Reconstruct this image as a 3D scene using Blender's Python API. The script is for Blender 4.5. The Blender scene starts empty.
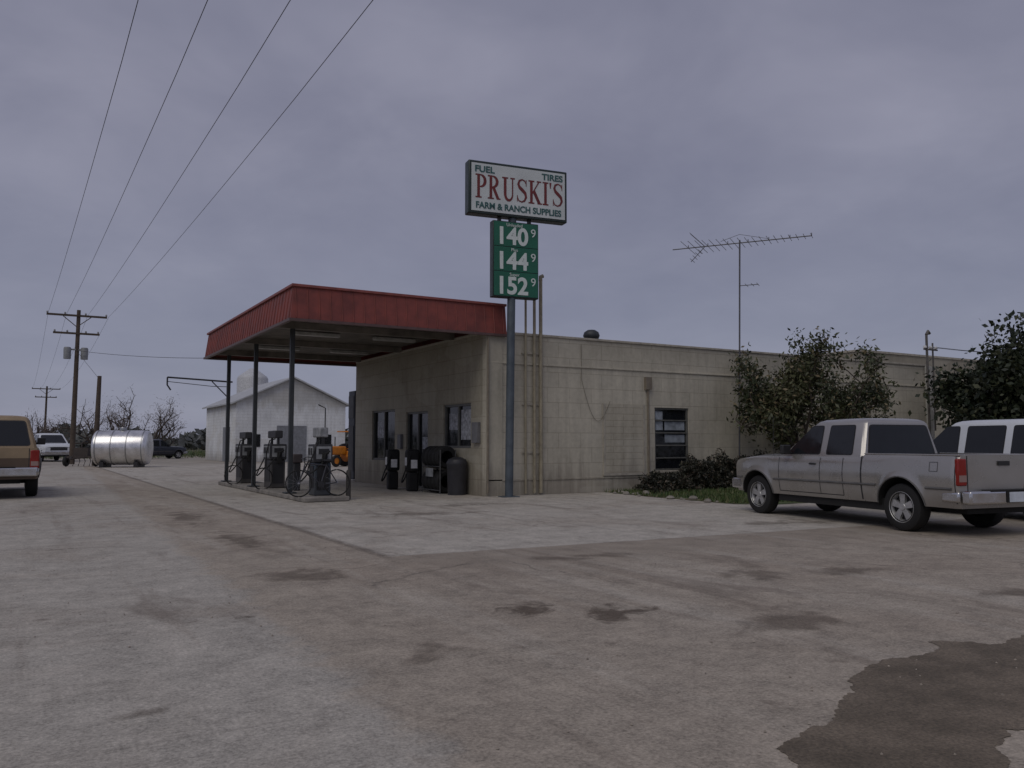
import bpy, math, random
import numpy as np
from mathutils import Vector, Matrix
random.seed(7)
S=bpy.context.scene
rad=math.radians

# ------------------------------------------------------------------ node helpers
class NT:
    def __init__(s,t): s.t=t
    def n(s,ty,**kw):
        nd=s.t.nodes.new(ty)
        for k,v in kw.items(): setattr(nd,k,v)
        return nd
    def inp(s,sock,v):
        if isinstance(v,bpy.types.NodeSocket): s.t.links.new(v,sock)
        else: sock.default_value=v
    def m(s,op,a,b=None,c=None,clamp=False):
        nd=s.n('ShaderNodeMath',operation=op,use_clamp=clamp)
        s.inp(nd.inputs[0],a)
        if b is not None: s.inp(nd.inputs[1],b)
        if c is not None: s.inp(nd.inputs[2],c)
        return nd.outputs[0]
    def noise(s,vec,scale,detail=4,rough=.55,dist=0):
        nd=s.n('ShaderNodeTexNoise'); s.inp(nd.inputs['Vector'],vec)
        nd.inputs['Scale'].default_value=scale; nd.inputs['Detail'].default_value=detail
        nd.inputs['Roughness'].default_value=rough; nd.inputs['Distortion'].default_value=dist
        return nd.outputs['Fac']
    def mr(s,v,a,b,c=0.,d=1.,smooth=True):
        nd=s.n('ShaderNodeMapRange')
        nd.interpolation_type='SMOOTHSTEP' if smooth else 'LINEAR'
        s.inp(nd.inputs[0],v)
        for i,x in enumerate((a,b,c,d)): nd.inputs[i+1].default_value=x
        return nd.outputs[0]
    def mix(s,f,a,b,bt='MIX'):
        nd=s.n('ShaderNodeMix',data_type='RGBA',blend_type=bt)
        s.inp(nd.inputs[0],f)
        for i,x in ((6,a),(7,b)):
            if isinstance(x,(tuple,list)): x=(*x[:3],1)
            s.inp(nd.inputs[i],x)
        return nd.outputs[2]
    def vmul(s,v,sc):
        nd=s.n('ShaderNodeVectorMath',operation='MULTIPLY'); s.inp(nd.inputs[0],v); nd.inputs[1].default_value=sc
        return nd.outputs[0]
    def comb(s,x,y,z=0.):
        nd=s.n('ShaderNodeCombineXYZ')
        for i,v in enumerate((x,y,z)): s.inp(nd.inputs[i],v)
        return nd.outputs[0]
    def sep(s,v):
        nd=s.n('ShaderNodeSeparateXYZ'); s.inp(nd.inputs[0],v); return nd.outputs
def newmat(name):
    m=bpy.data.materials.new(name); m.use_nodes=True
    nt=m.node_tree; b=nt.nodes['Principled BSDF']; T=NT(nt)
    co=T.n('ShaderNodeTexCoord').outputs['Object']
    return m,T,b,co
def bump(T,b,h,strength=.3,dist=.02):
    nd=T.n('ShaderNodeBump'); T.inp(nd.inputs['Height'],h)
    nd.inputs['Strength'].default_value=strength; nd.inputs['Distance'].default_value=dist
    T.t.links.new(nd.outputs[0],b.inputs['Normal'])
def M(name,col,rough=.6,metal=0.,var=.2,scale=6.,bmp=0.,coat=0.,dirt=0.):
    m,T,b,co=newmat(name)
    n=T.noise(co,scale,3)
    f=T.mr(n,.3,.7,1-var,1+var,False)
    c=T.mix(1.,(*col,1),T.comb(f,f,f),'MULTIPLY')
    if dirt>0:
        z=T.sep(co)[2]
        df=T.m('MULTIPLY',T.mr(T.m('ADD',z,T.m('MULTIPLY',T.m('SUBTRACT',n,.5),.5)),.3,.95,1,0),dirt)
        c=T.mix(df,c,(.16,.14,.115,1))
    T.inp(b.inputs['Base Color'],c)
    T.inp(b.inputs['Roughness'],T.mr(n,.3,.7,max(rough-.07,.02),min(rough+.1,1),False))
    b.inputs['Metallic'].default_value=metal
    b.inputs['Coat Weight'].default_value=coat
    if bmp: bump(T,b,T.noise(co,scale*5,3),bmp,.01)
    return m

# ------------------------------------------------------------------ mesh builder
class MB:
    def __init__(s): s.v=[];s.f=[]
    def add(s,vs,fs):
        o=len(s.v); s.v+= [tuple(map(float,x)) for x in vs]; s.f+=[tuple(i+o for i in f) for f in fs]
    def box(s,x0,x1,y0,y1,z0,z1):
        s.add([(x0,y0,z0),(x1,y0,z0),(x1,y1,z0),(x0,y1,z0),(x0,y0,z1),(x1,y0,z1),(x1,y1,z1),(x0,y1,z1)],
              [(0,3,2,1),(4,5,6,7),(0,1,5,4),(1,2,6,5),(2,3,7,6),(3,0,4,7)])
        return s
    def poly(s,vs): s.add(vs,[tuple(range(len(vs)))]); return s
    def tube(s,pts,r,n=8,cap=True):
        pts=[Vector(p) for p in pts]; rs=r if isinstance(r,(list,tuple)) else [r]*len(pts)
        vs=[];fs=[]; up=None
        for i,p in enumerate(pts):
            t=(pts[min(i+1,len(pts)-1)]-pts[max(i-1,0)]).normalized()
            if up is None:
                up=Vector((0,0,1)) if abs(t.z)<.9 else Vector((1,0,0))
            a=t.cross(up)
            if a.length<1e-4: a=t.cross(Vector((0,1,0.1)))
            a.normalize(); b=t.cross(a).normalized()
            for k in range(n):
                an=2*math.pi*k/n; vs.append(p+(a*math.cos(an)+b*math.sin(an))*rs[i])
        for i in range(len(pts)-1):
            for k in range(n):
                fs.append((i*n+k,i*n+(k+1)%n,(i+1)*n+(k+1)%n,(i+1)*n+k))
        if cap: fs.append(tuple(range(n))); fs.append(tuple(range((len(pts)-1)*n,len(pts)*n)))
        s.add(vs,fs); return s
    def lathe(s,prof,c,axis='y',n=28,sgn=1):
        vs=[];fs=[]
        for (r,h) in prof:
            for k in range(n):
                an=2*math.pi*k/n; a,b=r*math.cos(an),r*math.sin(an); h2=h*sgn
                vs.append((c[0]+a,c[1]+h2,c[2]+b) if axis=='y' else ((c[0]+a,c[1]+b,c[2]+h2) if axis=='z' else (c[0]+h2,c[1]+a,c[2]+b)))
        for i in range(len(prof)-1):
            for k in range(n): fs.append((i*n+k,i*n+(k+1)%n,(i+1)*n+(k+1)%n,(i+1)*n+k))
        s.add(vs,fs); return s
    def make(s,name,mat,parent=None,bevel=0,smooth=40,solid=0,seg=2):
        me=bpy.data.meshes.new(name); me.from_pydata(s.v,[],s.f); me.validate()
        ob=bpy.data.objects.new(name,me); S.collection.objects.link(ob)
        if mat: me.materials.append(mat)
        if parent: ob.parent=parent
        import bmesh
        bm=bmesh.new(); bm.from_mesh(me); bmesh.ops.recalc_face_normals(bm,faces=bm.faces); bm.to_mesh(me); bm.free()
        if solid: 
            md=ob.modifiers.new('s','SOLIDIFY'); md.thickness=solid
        if bevel:
            md=ob.modifiers.new('b','BEVEL'); md.width=bevel; md.segments=seg; md.limit_method='ANGLE'
        if smooth:
            me.polygons.foreach_set('use_smooth',[True]*len(me.polygons)); me.set_sharp_from_angle(angle=rad(smooth))
        return ob
def empty(name,loc=(0,0,0),rz=0,sc=1,parent=None):
    e=bpy.data.objects.new(name,None); S.collection.objects.link(e); e.location=loc; e.rotation_euler=(0,0,rz); e.scale=(sc,sc,sc)
    e.empty_display_size=.3
    if parent: e.parent=parent
    return e
def text(body,name,mat,parent,loc,size,ext=.006,off=0.,align='CENTER',sx=1.):
    c=bpy.data.curves.new(name,'FONT'); c.body=body; c.size=size; c.extrude=ext; c.offset=off
    c.align_x=align; c.align_y='CENTER'
    o=bpy.data.objects.new(name,c); S.collection.objects.link(o); o.parent=parent
    o.location=loc; o.rotation_euler=(rad(90),0,0); o.scale=(sx,1,1); c.materials.append(mat); return o

# ------------------------------------------------------------------ materials
def wall_mat(name,col,block=True,band=.45):
    m,T,b,co=newmat(name)
    x,y,z=T.sep(co)
    v=T.comb(T.m('ADD',x,y),z)
    big=T.noise(co,.5,4); fine=T.noise(co,9,4)
    streak=T.noise(T.vmul(co,(3.,3.,.25)),1.3,4,.6)
    f=T.m('ADD',T.m('ADD',T.mr(big,.3,.7,-.14,.12,False),T.mr(fine,.3,.7,-.07,.07,False)),T.mr(streak,.35,.7,-.12,.06,False))
    f=T.m('ADD',f,1.)
    c=T.mix(1.,(*col,1),T.comb(f,f,T.m('MULTIPLY',f,.99)),'MULTIPLY')
    low=T.m('MULTIPLY',T.mr(T.m('ADD',z,T.m('MULTIPLY',T.m('SUBTRACT',streak,.5),2.)),0.,1.1,1,0),.55)
    c=T.mix(low,c,(.17,.145,.12,1))
    hi=T.m('MULTIPLY',T.mr(T.m('ADD',z,T.m('MULTIPLY',T.m('SUBTRACT',streak,.5),3.)),3.9,4.9,0,1),.4)
    c=T.mix(hi,c,(.21,.19,.155,1))
    rep=T.m('MULTIPLY',T.mr(T.noise(T.vmul(co,(.5,.5,1.1)),.8,2,.4),.56,.58),.22)
    c=T.mix(rep,c,(.54,.515,.44,1) if block else c)
    br=T.n('ShaderNodeTexBrick'); T.inp(br.inputs['Vector'],v)
    br.inputs['Scale'].default_value=1; br.inputs['Brick Width'].default_value=.8; br.inputs['Row Height'].default_value=band
    br.inputs['Mortar Size'].default_value=.012; br.inputs['Mortar Smooth'].default_value=.6
    br.inputs['Color1'].default_value=(1,1,1,1); br.inputs['Color2'].default_value=(.95,.95,.95,1); br.inputs['Mortar'].default_value=(.68,.66,.63,1)
    if block:
        c=T.mix(.75,c,br.outputs['Color'],'MULTIPLY')
    T.inp(b.inputs['Base Color'],c); b.inputs['Roughness'].default_value=.85
    bump(T,b,T.m('SUBTRACT',T.m('MULTIPLY',fine,.25),br.outputs['Fac']) if block else fine,.35,.012)
    return m
m_wall=wall_mat('painted_block_tan',(.51,.475,.39))
m_wall_shade=wall_mat('painted_block_shaded',(.37,.34,.27))  # darker copy of the tan block, front wall's shade put into the colour
m_white_wall=wall_mat('white_siding',(.7,.72,.74),True,.25)
m_trim=M('trim_tan',(.39,.36,.3),.7,bmp=.2)
m_white=M('white_paint',(.7,.7,.7),.45)
m_dark=M('dark_paint',(.02,.02,.022),.5)
m_black=M('black_rubber',(.012,.012,.012),.75)
m_frame=M('window_frame',(.12,.12,.11),.5)
m_glass=M('dark_glass',(.012,.014,.017),.06,0,.1)
m_red=M('red_fascia',(.2,.046,.035),.55,0,.28,2.5,.1)
m_redtop=M('red_cap',(.24,.07,.06),.5)
m_deck=M('roof_deck',(.2,.18,.155),.55,.3,.35,2)
m_roof=M('roof_gravel',(.2,.19,.18),.9)
m_pole=M('steel_pole',(.085,.105,.125),.5,.2,.25,3)
m_conc=M('island_concrete',(.3,.29,.27),.9,0,.25,4,.4)
m_galv=M('galvanised',(.35,.36,.37),.35,.8,.2,5)
m_stain=M('stainless_tank',(.75,.75,.76),.3,.9,.15,2)
m_wood=M('weathered_wood',(.085,.065,.05),.9,0,.3,4,.3)
m_wire=M('wire',(.05,.05,.055),.6)
m_chrome=M('chrome',(.6,.6,.61),.18,1,.05)
m_signw=M('sign_white',(.58,.62,.62),.4,0,.08,1.5)
m_green=M('sign_green',(.012,.12,.072),.4,0,.12,2)
m_greend=M('sign_frame_green',(.018,.03,.028),.4)
m_sred=M('sign_letter_red',(.15,.022,.022),.5)
m_stxt=M('sign_letter_green',(.03,.1,.1),.5)
m_taillight=M('tail_light',(.24,.015,.01),.12,0,.1)
m_plate=M('license_plate',(.55,.6,.66),.4)
m_orange=M('orange_paint',(.6,.2,.015),.4)

# ground material
def ground_mat():
    m,T,b,co=newmat('lot_surface')
    x,y,z=T.sep(co)
    nA=T.noise(co,.35,4,.6,.6); nB=T.noise(co,2.2,6,.62); nC=T.noise(co,42,3,.75); nD=T.noise(co,11,4,.65)
    w=T.m('MULTIPLY',T.m('SUBTRACT',nB,.5),1.0)
    w2=T.m('MULTIPLY',T.m('SUBTRACT',nB,.5),.15)
    xl=T.m('ADD',T.m('ADD',x,w),T.m('MULTIPLY',y,-.03))
    mL=T.mr(xl,1.5,1.85,1,0)
    sx=T.mr(T.m('ADD',x,w2),4.22,4.3); sy=T.mr(T.m('ADD',T.m('ADD',y,w2),T.m('MULTIPLY',x,.06)),10.62,10.7)
    mS=T.m('MULTIPLY',sx,sy)
    c=T.mix(mL,(.345,.3,.245,1),(.4,.373,.328,1))
    c=T.mix(mS,c,(.435,.405,.355,1))
    c=T.mix(T.m('MULTIPLY',T.mr(nA,.45,.68),.45),c,(.27,.222,.175,1))
    # pale dusty wheel tracks following the traffic direction
    tb=T.noise(T.vmul(co,(1.,.1,1.)),1.0,4,.6,.4)
    c=T.mix(T.m('MULTIPLY',T.mr(tb,.5,.66),.4),c,(.45,.415,.36,1))
    tb2=T.noise(T.vmul(co,(1.6,.14,1.)),1.3,4,.6,.3)
    c=T.mix(T.m('MULTIPLY',T.mr(tb2,.55,.7),.38),c,(.2,.163,.13,1))
    f=T.m('ADD',T.m('ADD',T.mr(nB,.3,.7,-.2,.18,False),T.mr(nC,.3,.7,-.36,.36,False)),T.m('ADD',T.mr(nD,.3,.7,-.18,.18,False),1.))
    c=T.mix(1.,c,T.comb(f,f,f),'MULTIPLY')
    st=T.noise(T.vmul(co,(1.,.35,1.)),1.1,5,.62,.8)
    stm=T.m('MULTIPLY',T.mr(st,.56,.7),.42)
    sp=T.noise(co,1.9,5,.62); spm=T.m('MULTIPLY',T.mr(sp,.62,.72),.48)
    stm=T.m('MAXIMUM',stm,spm)
    # muddy run-off beyond the slab's near edge
    yy=T.m('ADD',T.m('ADD',y,w),T.m('MULTIPLY',x,.06))
    mud=T.m('MULTIPLY',T.m('MULTIPLY',T.mr(yy,8.2,10.2),T.mr(T.m('ADD',y,T.m('MULTIPLY',x,.06)),10.6,10.72,1,0)),T.mr(x,3.8,5.))
    stm=T.m('MAXIMUM',stm,T.m('MULTIPLY',mud,T.mr(nD,.3,.7,.05,.36)))
    c=T.mix(stm,c,(.11,.085,.065,1))
    dv=T.n('ShaderNodeVectorMath',operation='ADD'); T.inp(dv.inputs[0],co)
    nv=T.n('ShaderNodeTexNoise'); T.inp(nv.inputs['Vector'],co); nv.inputs['Scale'].default_value=1.5; nv.inputs['Detail'].default_value=4
    T.inp(dv.inputs[1],T.vmul(nv.outputs['Color'],(1.1,1.1,0)))
    vo=T.n('ShaderNodeTexVoronoi',feature='DISTANCE_TO_EDGE'); T.inp(vo.inputs['Vector'],dv.outputs[0]); vo.inputs['Scale'].default_value=.27
    ck=T.m('MULTIPLY',T.mr(vo.outputs['Distance'],.001,.007,.5,0),T.mr(nA,.46,.6))
    def joint(v,per,off):
        q=T.m('PINGPONG',T.m('ADD',T.m('ADD',v,T.m('MULTIPLY',w2,.25)),off),per/2)
        return T.mr(q,.01,.03,1,0)
    jt=T.m('MULTIPLY',T.m('MAXIMUM',joint(x,4.6,-4.3),joint(T.m('ADD',y,T.m('MULTIPLY',x,.06)),5.1,-10.66)),mS)
    jL=T.m('MULTIPLY',joint(y,6.,1.4),mL)
    ed=T.m('MULTIPLY',T.mr(T.m('ABSOLUTE',T.m('SUBTRACT',T.m('ADD',x,w2),4.22)),.03,.13,1,0),T.mr(y,9.9,10.6))
    ed=T.m('MULTIPLY',ed,T.mr(nD,.4,.6,.3,1))
    ck=T.m('MAXIMUM',ck,T.m('MAXIMUM',T.m('MULTIPLY',jt,.4),T.m('MULTIPLY',jL,.2)))
    ck=T.m('MAXIMUM',ck,T.m('MULTIPLY',ed,.9))
    c=T.mix(T.m('MULTIPLY',ck,.75),c,(.05,.04,.033,1))
    T.inp(b.inputs['Base Color'],c)
    b.inputs['Roughness'].default_value=.92
    bump(T,b,nC,.5,.012)
    return m
m_lot=ground_mat()
def dirt_mat():
    m,T,b,co=newmat('field_grass')
    n=T.noise(co,.05,5,.65); n2=T.noise(co,1.5,4)
    c=T.mix(T.mr(n,.4,.6),(.12,.105,.07,1),(.07,.08,.04,1)); f=T.mr(n2,.3,.7,.75,1.25,False)
    c=T.mix(1.,c,T.comb(f,f,f),'MULTIPLY'); T.inp(b.inputs['Base Color'],c); b.inputs['Roughness'].default_value=1
    return m
m_field=dirt_mat()
def leaf_mat(name,c1,c2,c3=None):
    m,T,b,co=newmat(name)
    g=T.n('ShaderNodeNewGeometry').outputs['Random Per Island']
    n=T.noise(co,1.3,2)
    c=T.mix(T.mr(n,.35,.65),(*c1,1),(*c2,1))
    c=T.mix(T.mr(g,.82,.9),c,(*(c3 or c2),1))
    f=T.mr(g,0,1,.6,1.35,False); c=T.mix(1.,c,T.comb(f,f,f),'MULTIPLY')
    T.inp(b.inputs['Base Color'],c); b.inputs['Roughness'].default_value=.6
    return m
m_leafA=leaf_mat('leaves_olive',(.035,.047,.018),(.075,.08,.032),(.12,.095,.05))
m_leafB=leaf_mat('leaves_dark',(.012,.022,.010),(.03,.04,.018),(.05,.055,.025))
m_leafC=leaf_mat('shrub_leaves',(.016,.018,.011),(.034,.034,.018),(.06,.045,.03))
m_twig=leaf_mat('bare_twigs',(.16,.13,.115),(.2,.17,.15))
m_far=leaf_mat('far_trees',(.06,.07,.065),(.1,.105,.1))  # distance haze mixed into the leaf colours, lighter and greyer
m_grass=leaf_mat('grass_blades',(.045,.085,.02),(.08,.115,.03),(.15,.14,.07))
m_bark=M('bark',(.07,.055,.045),.95,0,.3,8,.4)

# ------------------------------------------------------------------ ground
MB().poly([(-1500,-1500,-.02),(1500,-1500,-.02),(1500,1500,-.02),(-1500,1500,-.02)]).make('ground',m_field,None,smooth=0)
MB().poly([(-16,-30,0),(48,-30,0),(48,62,0),(-16,62,0)]).make('parking_lot',m_lot,None,smooth=0)
m_asph=M('highway_asphalt',(.13,.125,.12),.9,0,.2,1.5,.3)
MB().poly([(-30,-400,-.008),(-16,-400,-.008),(-16,700,-.008),(-30,700,-.008)]).make('road',m_asph,None,smooth=0)
m_yel=M('road_line_yellow',(.45,.33,.06),.8)
MB().box(-23.1,-22.98,-400,700,-.004,-.003).box(-22.8,-22.68,-400,700,-.004,-.003).make('road_marking',m_yel,None,smooth=0)
m_caliche=M('caliche_yard',(.32,.29,.25),.95,0,.25,.4,.2)
MB().poly([(-14,62,-.01),(48,62,-.01),(48,110,-.01),(-14,110,-.01)]).make('gravel_yard',m_caliche,None,smooth=0)

def ragged(pts,it=5,amp=.16,seed=1):
    rg=random.Random(seed); P=[Vector((*p,0)) for p in pts]
    for k in range(it):
        Q=[]
        for i,p in enumerate(P):
            q=P[(i+1)%len(P)]; d=q-p; nrm=Vector((-d.y,d.x,0))
            Q+= [p,(p+q)/2+nrm*rg.uniform(-amp,amp)]
        P=Q
    return P
def wet_mat():
    m,T,b,co=newmat('old_patch_asphalt')
    n=T.noise(co,2.5,6,.6); nC=T.noise(co,50,3,.75)
    c=T.mix(T.mr(n,.35,.65),(.105,.083,.057,1),(.17,.136,.098,1)); f=T.mr(nC,.3,.7,.55,1.45,False)
    c=T.mix(1.,c,T.comb(f,f,f),'MULTIPLY')
    T.inp(b.inputs['Base Color'],c); b.inputs['Roughness'].default_value=.8; bump(T,b,nC,.4,.01); return m
P=ragged([(2.7,2.4),(3.25,2.95),(3.75,3.05),(4.05,3.2),(4.5,3.45),(5.2,3.75),(5.95,3.9),(6.7,3.62),(8.5,3.0),(8.0,2.0),(5.3,2.35),(4.5,2.55),(4.1,2.3),(3.3,1.9)],6,.2,3)
MB().poly([(p.x,p.y,.004) for p in P]).make('asphalt_patch',wet_mat(),None,smooth=0)
def stain_mat(name,dens,ns):
    m,T,b,co=newmat(name)
    pos=T.n('ShaderNodeNewGeometry').outputs['Position']
    n=T.noise(pos,ns,6,.65,.8); nC=T.noise(pos,42,3,.75); f=T.mr(nC,.3,.7,.65,1.35,False)
    c=T.mix(1.,(.125,.095,.07,1),T.comb(f,f,f),'MULTIPLY')
    T.inp(b.inputs['Base Color'],c); b.inputs['Roughness'].default_value=.85
    r=T.n('ShaderNodeVectorMath',operation='LENGTH'); T.inp(r.inputs[0],co)
    a=T.mr(T.m('ADD',T.m('SUBTRACT',1.,r.outputs['Value']),T.m('MULTIPLY',T.m('SUBTRACT',n,.5),3.2)),.3,.95,0,dens)
    a=T.m('MULTIPLY',a,T.mr(r.outputs['Value'],1.0,1.28,1,0))
    T.inp(b.inputs['Alpha'],a); return m
m_oil=stain_mat('oil_stain',.65,2.6); m_oil2=stain_mat('faint_stain',.36,1.6)
for (x,y,sx_,sy_,rz,mm) in ((4.6,5.95,.75,.38,20,m_oil),(4.0,6.55,.55,.3,50,m_oil),(1.75,7.45,.25,.13,20,m_oil),(.65,5.1,.2,.12,10,m_oil2),(8.6,6.5,.9,.45,-15,m_oil2),(7.3,6.9,.6,.5,15,m_oil2),
  (6.4,9.1,1.4,.4,-8,m_oil2),(2.7,9.5,.7,.9,80,m_oil2),(3.0,13,.6,2.4,0,m_oil2),(5.6,4.9,1.0,.5,20,m_oil2),(3.0,18,.6,3.0,0,m_oil2),(7.5,16.3,1.8,.9,0,m_oil2),(9.6,18.2,1.6,.9,10,m_oil2),(12.5,11.,1.4,.6,-20,m_oil2),(2.6,5.4,.8,.5,40,m_oil2),(9.,4.6,1.2,.5,-10,m_oil2)):
    n=28; o=MB().poly([(1.3*math.cos(2*math.pi*k/n),1.3*math.sin(2*math.pi*k/n),0) for k in range(n)]).make('oil_stain',mm,None,smooth=0)
    o.location=(x,y,.004 if mm is m_oil else .0075); o.scale=(sx_,sy_,1); o.rotation_euler=(0,0,rad(rz))

# ------------------------------------------------------------------ station building
BX,BY=11.35,20.6; H=4.64; BE=32.2; BN=31.3
bld=empty('store_building',(0,0,0))
def wall_cells(mb,axis,c0,c1,u0,u1,z0,z1,ops):
    us=sorted({u0,u1,*[o[0] for o in ops],*[o[1] for o in ops]}); zs=sorted({z0,z1,*[o[2] for o in ops],*[o[3] for o in ops]})
    for a,b in zip(us,us[1:]):
        run=None
        for c,d in zip(zs,zs[1:]):
            um,zm=(a+b)/2,(c+d)/2
            hit=any(o[0]<um<o[1] and o[2]<zm<o[3] for o in ops)
            if not hit:
                if run is None: run=[c,d]
                else: run[1]=d
            if hit or d==zs[-1]:
                if run:
                    if axis=='x': mb.box(a,b,c0,c1,run[0],run[1])
                    else: mb.box(c0,c1,a,b,run[0],run[1])
                    run=None
sw=[(17.5,18.95,.62,2.64)]
mb=MB(); wall_cells(mb,'x',BY,BY+.25,BX,BE,0,H,sw); mb.make('side_wall',m_wall,bld,smooth=0)
fw=[(27.3,29.5,.88,2.7),(24.55,26.3,0.02,2.55),(21.55,23.4,1.35,2.68)]
mb=MB(); wall_cells(mb,'y',BX,BX+.25,BY+.25,BN,0,H,fw); mb.make('front_wall',m_wall_shade,bld,smooth=0)
mb=MB().box(BX+.25,BE,BN-.25,BN,0,H).box(BE-.25,BE,BY+.25,BN-.25,0,H).make('back_walls',m_wall_shade,bld,smooth=0)
MB().box(BX+.25,BE-.25,BY+.25,BN-.25,H-.35,H-.25).make('roof',m_roof,bld,smooth=0)
MB().box(BX+.25,BE-.25,BY+.25,BN-.25,.01,.03).make('floor',m_conc,bld,smooth=0)
MB().box(BX-.02,BE+.03,BY-.04,BY+.28,H,H+.07).box(BX-.02,BX+.28,BY+.28,BN,H,H+.07).make('coping',m_trim,bld,bevel=.01,smooth=0)
mb=MB()
for z,t in ((3.78,.035),(.42,.03)):
    mb.box(BX+.02,BE-.02,BY-t,BY-.001,z,z+.05)
mb.make('belt_course',m_wall,bld,bevel=.008,smooth=0)
MB().box(BE-.35,BE+.02,BY-.12,BY-.001,0,H+.001).make('end_pilaster',M('white_pilaster',(.55,.54,.5),.7),bld,bevel=.01)
MB().box(BX-.03,BX+.5,BY-.03,BY-.001,0,H-.001).make('corner_pilaster',wall_mat('corner_paint',(.46,.43,.355),False),bld,smooth=0)
mb=MB(); x0,x1,z0,z1=sw[0]
for a,b,c,d in ((x0,x0+.06,z0,z1),(x1-.06,x1,z0,z1),(x0+.06,x1-.06,z0,z0+.06),(x0+.06,x1-.06,z1-.06,z1)): mb.box(a,b,BY+.04,BY+.1,c,d)
for k in (1,2,3,4): z=z0+(z1-z0)*k/5; mb.box(x0+.06,x1-.06,BY+.05,BY+.09,z-.02,z+.02)
mb.make('side_window_frame',m_frame,bld)
MB().box(x0+.06,x1-.06,BY+.11,BY+.13,z0+.06,z1-.06).make('side_window_glass',m_glass,bld,smooth=0)
m_pane_refl=M('pane_reflection',(.26,.29,.32),.5,0,.4,5)  # bluish panels over the glass, sky reflections painted as colour
mb=MB()
for (a,b,c,d) in ((x0+.5,x1-.1,z0+1.3,z0+1.58),(x0+.5,x1-.1,z0+.9,z0+1.15),(x0+.1,x0+.42,z0+1.3,z0+1.9)): mb.box(a,b,BY+.105,BY+.109,c,d)
mb.make('pane_reflection',m_pane_refl,bld,smooth=0)
MB().box(x0-.08,x1+.08,BY-.07,BY+.04,z0-.08,z0-.001).make('side_window_sill',m_trim,bld,bevel=.01)
mb=MB().box(15.5,17.0,BY-.02,BY-.001,.58,2.72); mb.make('blocked_window',wall_mat('patched_block',(.45,.415,.335),True,.2),bld,smooth=0)
mb=MB().box(15.42,17.08,BY-.06,BY-.001,.5,.575).box(15.44,15.5,BY-.035,BY-.001,.58,2.72).box(17.0,17.06,BY-.035,BY-.001,.58,2.72); mb.make('blocked_window_trim',m_trim,bld)
mb=MB(); gl=MB(); 
for (a,b,c,d) in fw:
    for q in ((a,a+.07,c,d),(b-.07,b,c,d),(a+.07,b-.07,c,c+.07),(a+.07,b-.07,d-.07,d),((a+b)/2-.03,(a+b)/2+.03,c+.07,d-.07)):
        mb.box(BX+.05,BX+.11,q[0],q[1],q[2],q[3])
    gl.box(BX+.12,BX+.14,a+.07,b-.07,c+.07,d-.07)
mb.make('front_window_frames',m_frame,bld); gl.make('front_glass',m_glass,bld,smooth=0)
MB().box(BX+.112,BX+.118,21.7,22.4,1.6,2.5).box(BX+.112,BX+.118,22.6,23.2,1.9,2.4).box(BX+.112,BX+.118,28.5,29.2,1.7,2.3).box(BX+.112,BX+.118,24.8,25.2,1.3,1.7).make('window_posters',M('poster_paper',(.34,.35,.38),.6,0,.6,9),bld,smooth=0)
mb=MB(); mb.box(BX-.12,BX-.001,20.95,21.3,1.5,2.1).box(BX-.1,BX-.001,26.55,26.85,1.3,1.8).make('electric_box',M('box_grey',(.15,.15,.16),.5),bld,bevel=.01)
mb=MB()
for x,zt,r in ((12.6,5.95,.035),(12.9,6.0,.045),(13.12,6.42,.055)): mb.tube([(x,BY-.08,.05),(x,BY-.08,zt)],r,10)
mb.tube([(13.12,BY-.08,6.3),(13.12,BY-.08,6.42),(13.2,BY-.08,6.45)],.06,10)
mb.make('vent_pipes',M('pipe_tan',(.3,.265,.19),.6),bld)
mb=MB()
for z in (1.2,2.6,4.1): mb.box(12.5,13.22,BY-.04,BY-.001,z,z+.05)
mb.make('pipe_straps',m_trim,bld)
mb=MB().tube([(17.2,BY-.05,.3),(17.2,BY-.05,3.35)],.035,8).box(17.08,17.32,BY-.11,BY-.001,3.2,3.6).tube([(BX+.0,BY-.08,.1),(BX+.0,BY-.08,4.5)],.03,8).tube([(24.4,BY-.05,.3),(24.4,BY-.05,4.4)],.03,8).tube([(28.2,BY-.05,.3),(28.2,BY-.05,4.6)],.04,8)
mb.make('conduit',M('conduit_brown',(.2,.17,.13),.6),bld)
pts=[(14.6+1.1*t, BY-.03, 3.5-.95*math.sin(math.pi*t)-.7*t) for t in np.linspace(0,1,20)]
MB().tube(pts,.007,5).tube([(14.62,BY-.03,3.5),(14.62,BY-.03,4.5)],.007,5).make('loose_cable',M('cable_brown',(.2,.18,.14),.7),bld)
mb=MB().lathe([(.0,.5),(.14,.48),(.26,.4),(.3,.28),(.26,.17),(.15,.1),(.15,-.9)],(17.5,24.0,H+.42),'z',20); mb.make('roof_ventilator',M('vent_dark',(.05,.055,.06),.5,.4),bld)
MB().box(35,47,26,38,0,5.95).make('rear_block',m_wall_shade,bld,smooth=0)
MB().box(34.95,47.05,25.95,38.05,5.95,6.05).make('rear_coping',m_trim,bld)
MB().box(BE,35,27,31,0,4.2).make('link_block',m_wall_shade,bld,smooth=0)

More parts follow.
